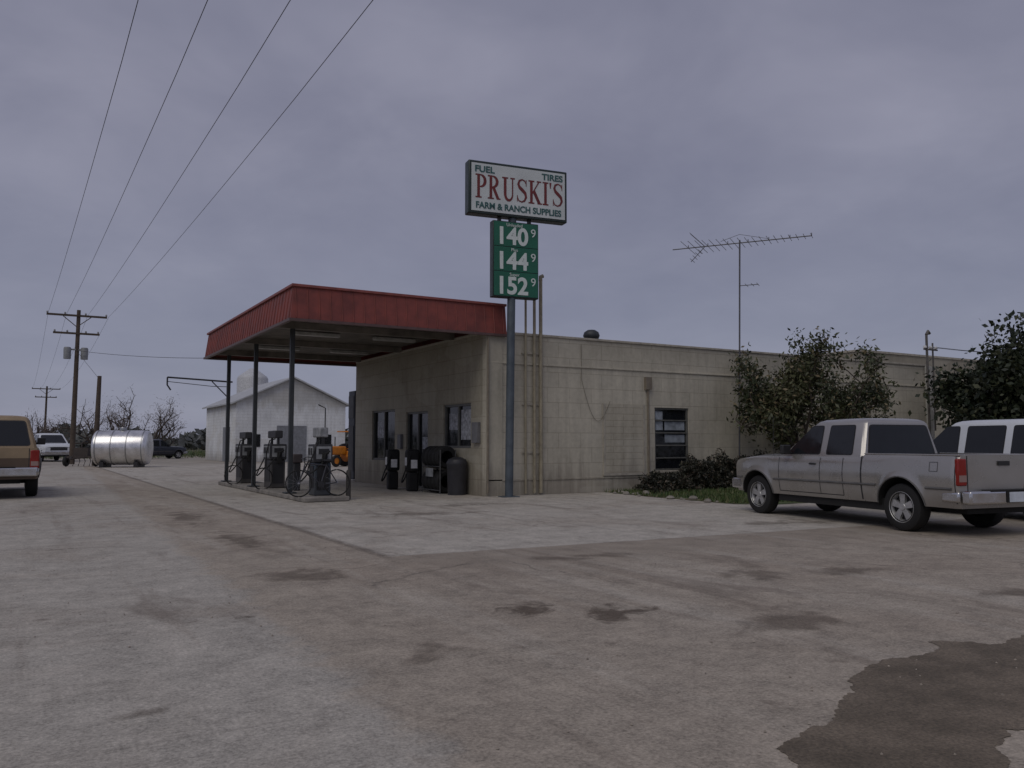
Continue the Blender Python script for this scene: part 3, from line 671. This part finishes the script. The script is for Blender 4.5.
# ------------------------------------------------------------------ vehicles
def vehicle(name,loc,rz,sc,kind,paint,trim=True):
    e=empty(name,loc,rz,sc)
    WF,WR,RW=1.82,-1.82,.385
    xr,xf=-2.9,2.72
    if kind=='suv': WR=-1.55; xr=-2.55
    AR=.475
    xs=set(np.round(np.linspace(xr,xf,50),4))
    for c in (WF,WR):
        for t in range(0,181,9): xs.add(round(c+AR*math.cos(rad(t)),4))
    for q in (.02,.05,.1,.16): xs.add(round(xf-q,4)); xs.add(round(xr+q*.7,4))
    xs=sorted(xs)
    if kind=='pickup': top=lambda x: float(np.interp(x,[xr,-1.0,-.95,.6,1.15,1.9,2.35,2.55,2.66,2.72],[1.23,1.23,1.18,1.17,1.165,1.15,1.10,1.06,1.0,.9]))
    else: top=lambda x: float(np.interp(x,[xr,-.95,.6,1.15,1.9,2.45,2.65,2.72],[1.13,1.15,1.15,1.15,1.12,1.07,1.0,.92]))
    def bot(x):
        b=.43
        for c in (WF,WR):
            if abs(x-c)<AR: b=max(b,.39+math.sqrt(max(AR*AR-(x-c)**2,0)))
        return b
    def hw(x): return float(np.interp(x,[xr,xr+.04,xr+.1,2.1,2.4,2.56,2.66,2.72],[.93,.96,.975,.975,.955,.92,.86,.78]))
    def prof(z): return float(np.interp(z,[.4,.5,.62,.8,.9,1.0,1.1,1.2,1.3],[.94,.962,.985,1.,1.0,.99,.972,.95,.93]))
    def Y(x,z):
        y=hw(x)*prof(z)
        for c in (WF,WR):
            d=math.hypot(x-c,z-.39)-AR
            if d<.14: y+=.032*(1-max(d,0)/.14)**2
        return y
    N=12; mb=MB(); vs=[]
    for x in xs:
        b,t_=bot(x),top(x)
        for j in range(N+1):
            z=b+(t_-b)*j/N; vs.append((x,Y(x,z)-(.02 if j==N else 0),z))
    K=N+1; n=len(xs)
    fs=[(i*K+j,(i+1)*K+j,(i+1)*K+j+1,i*K+j+1) for i in range(n-1) for j in range(N)]
    mb.add(vs,fs); mb.add([(x,-y,z) for x,y,z in vs],[f[::-1] for f in fs])
    C=8
    tv=[]
    bed0,bed1=xr+.07,-1.02
    for x in xs:
        y=Y(x,top(x))-.02
        for k in range(C+1):
            u=-1+2*k/C; tv.append((x,y*u,top(x)+(.05*(1-u**4) if x>.9 else .0)))
    tf=[]
    for i in range(n-1):
        if kind=='pickup' and xs[i+1]<=bed1+.001 and xs[i]>=bed0: continue
        for k in range(C): tf.append((i*(C+1)+k,i*(C+1)+k+1,(i+1)*(C+1)+k+1,(i+1)*(C+1)+k))
    mb.add(tv,tf)
    for x in (xs[0],xs[-1]):
        b,t_=bot(x),top(x); ev=[]
        for j in range(N+1):
            z=b+(t_-b)*j/N; ev+= [(x,Y(x,z),z),(x,-Y(x,z),z)]
        mb.add(ev,[(2*j,2*j+1,2*j+3,2*j+2) for j in range(N)])
    mb.make('body_shell',paint,e,smooth=35)
    mb=MB()
    for c in (WF,WR):
        P=[(c+AR*math.cos(rad(t)),.39+AR*math.sin(rad(t))) for t in range(0,181,9)]
        for s in (-1,1):
            vs=[(x,s*(Y(x,z)-.004),z) for x,z in P]+[(x,s*.55,z) for x,z in P]; m=len(P)
            mb.add(vs,[(i,i+1,m+i+1,m+i) for i in range(m-1)])
            mb.poly([(x,s*.6,z) for x,z in P])
    mb.box(xr+.15,xf-.25,-.6,.6,.33,.8).box(xr+.9+.2,xf-1.45,-.88,.88,.3,.5)
    mb.make('underbody',m_black,e,smooth=0)
    if trim:
        mb=MB()
        for c in (WF,WR):
            for s in (-1,1):
                P=[(c+(AR+.01)*math.cos(rad(t)),s*(Y(c+AR*math.cos(rad(t)),.39+AR*math.sin(rad(t)))+.002),.39+(AR+.01)*math.sin(rad(t))) for t in range(6,175,6)]
                mb.tube(P,.012,6)
        for s in (-1,1):
            for xa,xb in ((WR+AR+.04,WF-AR-.04),(WF+AR+.03,xf-.2),(xr+.1,WR-AR-.03)):
                P=[(x,s*(Y(x,.72)+.002),.72) for x in np.linspace(xa,xb,8)]
                mb.tube(P,.024,6)
        mb.make('side_moulding',M('moulding_grey',(.1,.098,.095),.5),e)
    mb=MB()
    def seam(x,z0,z1,w=.014,s=1):
        P=np.linspace(z0,z1,8)
        vs=[(x-w/2,s*(Y(x,z)+.003),z) for z in P]+[(x+w/2,s*(Y(x,z)+.003),z) for z in P]
        mb.add(vs,[(i,i+1,9+i-0,8+i) for i in range(7)])
    def hseam(x0,x1,z,w=.014,s=1):
        P=np.linspace(x0,x1,10)
        vs=[(x,s*(Y(x,z-w/2)+.003),z-w/2) for x in P]+[(x,s*(Y(x,z+w/2)+.003),z+w/2) for x in P]
        mb.add(vs,[(i,i+1,10+i+1,10+i) for i in range(9)])
    sx=[1.15,.02] + ([-.55] if kind=='pickup' else [-.95])
    for s in (-1,1):
        for x in sx: seam(x,.5,top(x)-.02,s=s)
        if kind=='pickup': seam(-.985,.46,1.2,.03,s=s)
        hseam(sx[-1],1.15,.5,s=s)
        seam(xr+.045,.5,top(xr)-.02,s=s)
        if kind=='pickup' and s==1:
            for (xa,xb) in ((-2.55,-2.4),): 
                hseam(xa,xb,.98,.008,s); hseam(xa,xb,1.12,.008,s); seam(xa,.98,1.12,.008,s); seam(xb,.98,1.12,.008,s)
    mb.box(xr-.004,xr-.001,-.76,-.745,.62,top(xr)-.01).box(xr-.004,xr-.001,.745,.76,.62,top(xr)-.01).box(xr-.004,xr-.001,-.745,.745,.62,.635)
    mb.make('panel_gaps',m_dark,e,smooth=0)
    if kind=='pickup': xb0,xb1,xt0,xt1,zt,zb=-.97,1.18,-.88,.38,1.85,1.168
    else: xb0,xb1,xt0,xt1,zt,zb=xr+.04,1.15,xr+.22,.35,1.86,1.14
    yb,yt=.905,.73
    def ring(x0,x1,y,z,c,cf):
        return [(x1-cf,y-.0,z),(x1,y-c-.06,z),(x1+.03,0,z),(x1,-y+c+.06,z),(x1-cf,-y,z),(x0+c,-y,z),(x0,-y+c,z),(x0,y-c,z),(x0+c,y,z)]
    zs=zt-.09
    R=[ring(xb0,xb1,yb,zb-.02,.05,.05),ring(xt0,xt1,yt,zs,.05,.05),ring(xt0+.02,xt1-.05,yt-.03,zt-.045,.06,.06),ring(xt0+.07,xt1-.12,yt-.1,zt-.012,.08,.08),ring(xt0+.2,xt1-.26,yt-.27,zt+.008,.1,.1)]
    mb=MB(); vs=sum(R,[]); q=9
    fs=[(i*q+k,i*q+(k+1)%q,(i+1)*q+(k+1)%q,(i+1)*q+k) for i in range(4) for k in range(q)]; fs.append(tuple(range(4*q,5*q)))
    mb.add(vs,fs); mb.make('cab',paint,e,bevel=0,smooth=38)
    gl=MB(); tr=MB()
    def rnd(pts,r=.05):
        out=[]; n=len(pts)
        for i in range(n):
            p=Vector(pts[i]);a=(Vector(pts[i-1])-p);b=(Vector(pts[(i+1)%n])-p)
            ra=min(r,a.length*.45);rb=min(r,b.length*.45); A_=p+a.normalized()*ra;B_=p+b.normalized()*rb
            for t in (0,.33,.67,1): out.append(tuple(A_*(1-t)**2+p*2*t*(1-t)+B_*t*t))
        return out
    def side(pts,off,mbx):
        for s in (-1,1):
            P=[(x,s*(yb+(yt-yb)*((z-zb+.02)/(zs-zb+.02))+off),z) for x,z in rnd(pts)]; mbx.poly(P)
    def shrink(pts,k):
        cxx=sum(p[0] for p in pts)/len(pts); czz=sum(p[1] for p in pts)/len(pts)
        return [(p[0]-k*(1 if p[0]>cxx else -1),p[1]-k*(1 if p[1]>czz else -1)) for p in pts]
    z0,z1=zb+.035,zs-.02
    fwn=[(.08,z0),(.92,z0),(.92,z0+.08),(.40,z1),(.10,z1)]
    if kind=='pickup': wins=[fwn,[(-.72,z0),(-.06,z0),(-.06,z1),(-.68,z1)]]
    else: wins=[fwn,[(-.88,z0),(-.06,z0),(-.06,z1),(-.88,z1)],[(xr+.32,z0),(-1.02,z0),(-1.02,z1),(xr+.42,z1)]]
    for wv in wins:
        side(wv,.003,tr); side(shrink(wv,.018),.006,gl)
    def endpl(x0b,x0t,w0,w1,za,zc,off,mbx):
        f=lambda z:x0b+(x0t-x0b)*((z-zb+.02)/(zs-zb+.02))+off
        P=rnd([(-w0,za),(w0,za),(w1,zc),(-w1,zc)],.07)
        mbx.poly([(f(z),y,z) for y,z in P])
    endpl(xb1+.02,xt1+.02,.78,.62,z0,z1,.012,gl)
    endpl(xb0,xt0,.78,.66,z0,z1,-.004,tr); endpl(xb0,xt0,.755,.635,z0+.022,z1-.022,-.007,gl)
    tr.make('window_trim',m_dark,e,smooth=0); gl.make('windows',m_glass,e,smooth=0)
    ty=MB(); rim=MB(); hub=MB()
    for c in (WF,WR):
        for s in (-1,1):
            yc=s*.83
            ty.lathe([(.22,.115),(.25,.125),(.33,.13),(.37,.11),(.385,.07),(.385,-.07),(.37,-.11),(.3,-.125),(.2,-.12)],(c,yc,RW),'y',36,s)
            rim.lathe([(.255,.122),(.245,.128),(.228,.11),(.215,.05),(.2,.02)],(c,yc,RW),'y',32,s)
            rim.lathe([(.0,.105),(.05,.105),(.065,.09),(.07,.05)],(c,yc,RW),'y',16,s)
            hub.lathe([(.0,.03),(.225,.035)],(c,yc,RW),'y',24,s)
            for k in range(5):
                a=rad(72*k+18); ca,sa=math.cos(a),math.sin(a); wi=.05
                def pt(r,w,h): return (c+ca*r-sa*w,yc+s*h,RW+sa*r+ca*w)
                v=[pt(.05,-wi*.8,.095),pt(.05,wi*.8,.095),pt(.235,wi*1.25,.1),pt(.235,-wi*1.25,.1),pt(.05,-wi*.8,.04),pt(.05,wi*.8,.04),pt(.235,wi*1.25,.05),pt(.235,-wi*1.25,.05)]
                rim.add(v,[(0,1,2,3),(0,4,5,1),(1,5,6,2),(2,6,7,3),(3,7,4,0)])
    ty.make('tyres',m_black,e); rim.make('wheel_rims',M('alloy',(.45,.45,.45),.4,.6),e); hub.make('brake_drums',m_dark,e)
    mb=MB().box(xr-.2,xr-.03,-.93,.93,.5,.7).box(xr-.02,xr+.3,.9,.965,.52,.68).box(xr-.02,xr+.3,-.965,-.9,.52,.68)
    mb.box(xf-.1,xf+.08,-.88,.88,.48,.68).box(xf-.4,xf-.1,.86,.945,.48,.68).box(xf-.4,xf-.1,-.945,-.86,.48,.68); mb.make('bumpers',m_chrome,e,bevel=.04,seg=3)
    MB().box(xr-.2,xr-.02,-.5,.5,.695,.712).box(xr-.214,xr-.201,-.2,.2,.52,.69).make('bumper_step',m_black,e)
    MB().box(xr-.222,xr-.215,-.16,.16,.53,.68).make('license_plate',m_plate,e)
    mb=MB(); z_=top(xr)
    for s in (-1,1):
        a,b=sorted((s*.775,s*.955)); mb.box(xr-.018,xr+.05,a,b,z_-.46,z_-.05)
    mb.make('tail_lights',m_taillight,e,bevel=.02)
    mb=MB()
    for s in (-1,1):
        a,b=sorted((s*.79,s*.94)); mb.box(xr-.021,xr-.0185,a,b,z_-.4,z_-.3)
    mb.make('reverse_lights',M('lens_clear',(.3,.2,.18),.15),e)
    mb=MB().box(xf-.12,xf-.02,.52,.82,.78,.94).box(xf-.12,xf-.02,-.82,-.52,.78,.94); mb.make('headlights',m_chrome,e,bevel=.02)
    MB().box(xf-.03,xf+.012,-.5,.5,.72,.9).make('grille',m_dark,e,bevel=.02)
    MB().box(xr-.02,xr-.003,-.12,.12,z_-.16,z_-.09).make('gate_handle',m_dark,e)
    mb=MB()
    for s in (-1,1):
        a,b=sorted((s*.95,s*1.14)); mb.box(.8,.9,a,b,1.2,1.38)
        a,b=sorted((s*.9,s*.96)); mb.box(.82,.88,a,b,1.2,1.25)
        for hx in ((.12,) if kind=='pickup' else (.12,-.82)):
            a,b=sorted((s*(Y(hx,1.03)-.005),s*(Y(hx,1.03)+.03))); mb.box(hx,hx+.17,a,b,1.02,1.055)
    mb.make('mirrors_and_handles',m_dark,e,bevel=.02)
    if kind=='pickup':
        mb=MB(); T_=1.232
        mb.box(bed0,bed1,-.78,.78,.84,.86).box(bed0,bed1,.78,.80,.86,T_-.012).box(bed0,bed1,-.80,-.78,.86,T_-.012)
        mb.box(bed0-.001,bed0+.02,-.78,.78,.86,T_-.02).box(bed1-.02,bed1,-.78,.78,.86,T_-.03); mb.make('bed_liner',m_black,e,smooth=0)
        mb=MB().box(xr,bed1,.80,.915,T_-.012,T_+.012).box(xr,bed1,-.915,-.80,T_-.012,T_+.012).box(xr-.001,bed0,-.80,.80,T_-.012,T_+.012); mb.make('bed_rail_caps',paint,e,bevel=.008)
    MB().tube([(1.5,.8,1.12),(1.47,.82,1.95)],.005,5).make('radio_aerial',m_dark,e)
    return e
m_pew=M('silver_paint',(.4,.385,.365),.28,.65,.04,2,coat=.6,dirt=.35)
m_wht=M('white_car_paint',(.62,.65,.69),.3,0,.04,2,coat=.4,dirt=.3)
m_navy=M('dark_car_paint',(.03,.035,.05),.3,.2,.1,2,coat=.4)
def twotone():
    m,T,b,co=newmat('two_tone_tan'); z=T.sep(co)[2]; n=T.noise(co,3,4)
    c=T.mix(T.mr(z,.9,.905),(.11,.075,.05,1),(.3,.225,.14,1)); f=T.mr(n,.3,.7,.85,1.12,False)
    T.inp(b.inputs['Base Color'],T.mix(1.,c,T.comb(f,f,f),'MULTIPLY')); b.inputs['Roughness'].default_value=.45; return m
vehicle('pickup_truck',(14.33,10.66,0),rad(80.4),1.06,'pickup',m_pew)
vehicle('parked_suv',(17.75,10.0,0),rad(82),1.06,'suv',m_wht)
vehicle('parked_suv',(-.68,29.3,0),rad(90),1.21,'suv',twotone())
vehicle('pickup_truck',(2.15,80,0),rad(-80),1.25,'pickup',m_wht)
vehicle('parked_car',(11.2,86,0),rad(20),1.0,'suv',m_navy)
vehicle('parked_car',(.3,84,0),rad(70),.9,'suv',M('red_car_paint',(.2,.03,.03),.35,.1,.1))

# ------------------------------------------------------------------ vegetation
def leaves(cs,l,w,rg,zstretch=1.):
    n=len(cs); cs=np.array(cs); a=rg.normal(size=(n,3)); a/=np.linalg.norm(a,axis=1)[:,None]
    b=rg.normal(size=(n,3)); b-= (b*a).sum(1)[:,None]*a; b/=np.linalg.norm(b,axis=1)[:,None]
    k=rg.uniform(.6,1.3,n)[:,None]; a=a*k*l/2*np.array([1,1,zstretch]); b=b*k*w/2
    v=np.stack([cs-a,cs+b*1.0,cs+a,cs-b],1).reshape(-1,3)
    return v.tolist(),[(4*i,4*i+1,4*i+2,4*i+3) for i in range(n)]
def meshobj(name,v,f,mat,parent):
    me=bpy.data.meshes.new(name); me.from_pydata(v,[],f); o=bpy.data.objects.new(name,me); S.collection.objects.link(o); me.materials.append(mat)
    if parent: o.parent=parent
    return o
def tree(name,loc,seed,trunks,L0,spread,levels,leafN,ls,lw,lm,r0=.07,jit=.16,up=.25,shrinkf=.72,zmin=0.,sc=1.,R=9.,keepp=1.6):
    rg=np.random.default_rng(seed); e=empty(name,loc,0,sc); mb=MB(); cl=[]
    def grow(p,d,L,r,lev):
        pts=[p.copy()]; rs=[r]
        n=4
        for i in range(n):
            d=(d+Vector(rg.normal(size=3))*.13+Vector((0,0,up*.15))).normalized()
            h=math.hypot(p.x,p.y)
            if h>R*.75: d=(d-Vector((p.x,p.y,0))/h*.9*(h/R)).normalized()
            p=p+d*L/n; pts.append(p.copy()); rs.append(r*(1-.4*(i+1)/n))
        mb.tube(pts,rs,6 if lev<2 else 4,False)
        if lev>=levels-2:
            for q in pts[1:]: cl.append((q,lev))
        if lev<levels:
            k=rg.integers(2,5)
            for j in range(k):
                dd=(d+Vector(rg.normal(size=3))*spread+Vector((0,0,up))).normalized(); s=rg.uniform(.6,1.1)
                st=pts[rg.integers(2,5)]
                grow(st.copy(),dd,L*shrinkf*s,r*.55,lev+1)
    for t in range(trunks):
        a=2*math.pi*t/trunks+rg.uniform(-.4,.4); d=Vector((math.cos(a)*spread*.8,math.sin(a)*spread*.8,1)).normalized()
        grow(Vector((math.cos(a)*.15,math.sin(a)*.15,0)),d,L0*rg.uniform(.8,1.15),r0,0)
    mb.make('branches',m_bark,e)
    P=np.array([list(c[0]) for c in cl]); idx=rg.integers(0,len(P),leafN)
    keep=rg.uniform(0,1,len(P))**keepp; idx=idx[rg.uniform(0,1,leafN)<keep[idx]+.15]
    cs=P[idx]+rg.normal(size=(len(idx),3))*jit; cs=cs[cs[:,2]>zmin]
    v,f=leaves(cs,ls,lw,rg); meshobj('foliage',v,f,lm,e); 
    return e
tree('ornamental_tree',(22.5,18.6,0),5,8,1.75,.72,3,30000,.12,.048,m_leafA,.045,.13,.3,.69,.6,1.42,2.1,1.3)
tree('live_oak_tree',(31.4,16.6,0),11,6,1.65,.72,3,60000,.15,.09,m_leafB,.1,.27,.17,.71,.4,1.52,2.2,.6)
tree('bare_tree',(11.6,98,0),4,5,2.6,.8,3,4500,.35,.03,m_twig,.14,.4,.3,.75,.5,1.1)
tree('bare_tree',(8.5,104,0),8,5,2.7,.9,3,4500,.35,.03,m_twig,.14,.4,.3,.75,.5,1.15)
tree('bare_tree',(2,100,0),9,5,2.3,.9,3,2500,.35,.03,m_twig,.14,.4,.3,.75,.5)
def shrub(loc,rx,ry,rz,n,seed):
    rg=np.random.default_rng(seed); e=empty('foundation_shrub',loc)
    d=rg.normal(size=(n,3)); d/=np.linalg.norm(d,axis=1)[:,None]; d[:,2]=abs(d[:,2]); R=rg.uniform(.45,1,n)**.5
    bumps=1+.22*np.sin(d[:,0]*5+seed)*np.cos(d[:,1]*6+seed*2)+.12*np.sin(d[:,2]*11+d[:,0]*9)
    cs=d*(R*bumps)[:,None]*np.array([rx,ry,rz]); v,f=leaves(cs,.1,.05,rg); meshobj('foliage',v,f,m_leafC,e)
    mb=MB()
    for k in range(9):
        a=rg.uniform(0,6.28); mb.tube([(0,0,0),(math.cos(a)*rx*.4,math.sin(a)*ry*.4,rz*.5),(math.cos(a)*rx*.85,math.sin(a)*ry*.8,rz*rg.uniform(.6,1.1))],[.02,.013,.006],4)
    mb.make('stems',m_bark,e)
shrub((17.0,19.5,0),1.1,.7,.6,4500,1); shrub((18.6,19.7,0),1.0,.6,1.0,5500,2); shrub((19.8,19.7,0),.95,.7,1.1,5500,3); shrub((21.0,19.6,0),.9,.6,1.1,5000,6); shrub((24.5,19.5,0),.9,.6,.9,4000,7)
rg=np.random.default_rng(3); n=34000
gx=rg.uniform(15.2,28.5,n); gy=rg.uniform(14.2,20.4,n); ok=(gx>15.35+.25*np.sin(gy*2.3)+.12*np.sin(gy*7))&(gy>14.5+.2*np.sin(gx*1.7))
ok&=~((np.sin(gx*1.9+gy)*np.cos(gy*2.1-gx*.7)>.62))
gx=gx[ok];gy=gy[ok]; n=len(gx)
v=[];f=[]
A=rg.uniform(0,3.14,n);Hh=rg.uniform(.04,.15,n);LX=rg.normal(size=(n,2))*.04
for i in range(n):
    dx,dy=math.cos(A[i])*.016,math.sin(A[i])*.016
    o=len(v); v+=[(gx[i]-dx,gy[i]-dy,.012),(gx[i]+dx,gy[i]+dy,.012),(gx[i]+LX[i][0],gy[i]+LX[i][1],.012+Hh[i])]; f.append((o,o+1,o+2))
meshobj('grass_strip',v,f,m_grass,None)
def bedm():
    m,T,b,co=newmat('turf_soil'); n_=T.noise(co,1.2,5); n2=T.noise(co,20,3)
    c=T.mix(T.mr(n_,.4,.62),(.06,.085,.028,1),(.15,.125,.08,1)); f_=T.mr(n2,.3,.7,.6,1.4,False)
    T.inp(b.inputs['Base Color'],T.mix(1.,c,T.comb(f_,f_,f_),'MULTIPLY')); b.inputs['Roughness'].default_value=1; return m
P=ragged([(15.5,20.58),(15.3,19.0),(15.2,17),(15.2,14.9),(16.0,14.3),(22,14.4),(28.5,14.3),(29,20.58)],4,.05,4)
MB().poly([(p.x,min(p.y,20.59),.012) for p in P]).make('planting_bed',bedm(),None,smooth=0)
mb=MB(); rg2=random.Random(4)
for k in range(24):
    x=rg2.uniform(15.2,16.6) if k<16 else rg2.uniform(15.0,15.4); y=rg2.uniform(19.0,20.3) if k<16 else rg2.uniform(15,19); s=rg2.uniform(.04,.12)
    pr=[(0,0)]+[(s*r*rg2.uniform(.8,1.1),s*h) for r,h in ((1,.1),(1.1,.4),(.7,.9))]+[(0,s*1.0)]
    mb.lathe(pr,(x,y,0),'z',7)
mb.make('border_stones',M('limestone',(.25,.23,.2),.9,0,.3,5,.4),None,smooth=20)
# loose gravel scattered over the lot near the camera
rg=np.random.default_rng(21); n=2600
mb=MB()
gx=rg.uniform(-6,14,n); gy=rg.uniform(2.2,20,n)**1.0
cl_=np.sin(gx*.9+1)*np.cos(gy*.7+gx*.3)+rg.normal(size=n)*.5
for i in range(n):
    if cl_[i]<.15: continue
    s=rg.uniform(.004,.013); x,y=gx[i],gy[i]; a=rg.uniform(0,6.28,4); r=rg.uniform(.7,1.2,4)
    mb.add([(x+s*r[k]*math.cos(k*1.571+a[0]),y+s*r[k]*math.sin(k*1.571+a[0]),.004) for k in range(4)]+[(x,y,.004+s*.9)],[(0,1,4),(1,2,4),(2,3,4),(3,0,4)])
mb.make('loose_gravel',M('gravel_stone',(.32,.28,.235),.95,0,.5,3),None,smooth=0)
# distant trees
rg=np.random.default_rng(9); n=14000
az=rg.uniform(rad(-75),rad(70),n); dd=rg.uniform(190,270,n)
hmax=3.4+1.8*np.sin(az*37)*np.sin(az*11+1)+1.2*np.sin(az*90+2)
zz=rg.uniform(0,1,n)*np.maximum(hmax,1.2)*dd/220
Rx=np.array([.861,-.509]);Fx=np.array([.509,.861])
cs=np.column_stack([np.sin(az)*dd*Rx[0]+np.cos(az)*dd*Fx[0],np.sin(az)*dd*Rx[1]+np.cos(az)*dd*Fx[1],zz])
v,f=leaves(cs,2.6,1.6,rg); meshobj('distant_trees',v,f,m_far,None)
rg=np.random.default_rng(12); n=9000
cs=np.column_stack([rg.uniform(-14,30,n),rg.uniform(88,112,n),rg.uniform(0,.5,n)]); v,f=leaves(cs,.5,.06,rg,2.); meshobj('verge_grass',v,f,m_grass,None)

# ------------------------------------------------------------------ world, sun, camera
W=bpy.data.worlds.new("World"); S.world=W; W.use_nodes=True; T=NT(W.node_tree)
bg=W.node_tree.nodes['Background']; out=W.node_tree.nodes['World Output']
SE=50
sky=T.n('ShaderNodeTexSky'); sky.sky_type='NISHITA'; sky.sun_disc=False; sky.sun_elevation=rad(SE)
sun_dir=Vector((-.8,-.5,0)).normalized()   # towards the sun (horizontal)
sky.sun_rotation=math.atan2(sun_dir.x,sun_dir.y)
T.inp(bg.inputs[0],sky.outputs[0]); bg.inputs[1].default_value=.08
co=T.n('ShaderNodeTexCoord').outputs['Generated']; x,y,z=T.sep(co)
zz=T.m('ADD',T.m('MAXIMUM',z,0.),.25); v=T.comb(T.m('DIVIDE',x,zz),T.m('DIVIDE',y,zz),0.)
n1=T.noise(v,.8,4,.5,.4); n2=T.noise(v,2.6,4,.6,.3)
f=T.m('ADD',T.m('MULTIPLY',n1,.68),T.m('MULTIPLY',n2,.32))
ramp=T.n('ShaderNodeValToRGB'); T.inp(ramp.inputs[0],f); R=ramp.color_ramp
R.elements[0].position=.36; R.elements[0].color=(.178,.181,.252,1); R.elements[1].position=.66; R.elements[1].color=(.3,.298,.378,1)
el2=R.elements.new(.49); el2.color=(.222,.224,.298,1)
hz=T.mr(z,0.,.4,1,0)
c=T.mix(T.m('MULTIPLY',hz,.55),ramp.outputs[0],(.255,.272,.36,1))
c=T.mix(T.mr(z,-.05,0.,1,0),c,(.12,.11,.1,1))
b2=T.n('ShaderNodeBackground'); T.inp(b2.inputs[0],c); b2.inputs[1].default_value=1.
mx=T.n('ShaderNodeMixShader'); mx.inputs[0].default_value=.93
T.t.links.new(bg.outputs[0],mx.inputs[1]); T.t.links.new(b2.outputs[0],mx.inputs[2]); T.t.links.new(mx.outputs[0],out.inputs[0])
sl=bpy.data.lights.new('sun','SUN'); sl.energy=.78; sl.angle=rad(40); sl.color=(1,.94,.84)
so=bpy.data.objects.new('sun',sl); S.collection.objects.link(so)
d=Vector((sun_dir.x*math.cos(rad(SE)),sun_dir.y*math.cos(rad(SE)),math.sin(rad(SE))))
so.rotation_euler=d.to_track_quat('Z','Y').to_euler(); so.location=(0,0,30)
cam=bpy.data.cameras.new('camera'); cam.sensor_width=36; cam.lens=29.18; cam.clip_end=4000; cam.clip_start=.05
cobj=bpy.data.objects.new('camera',cam); S.collection.objects.link(cobj); cobj.location=(0,0,1.5); cobj.rotation_euler=(rad(94.07),0,rad(-30.6)); S.camera=cobj
S.view_settings.view_transform='Standard'; S.view_settings.look='None'; S.view_settings.exposure=0
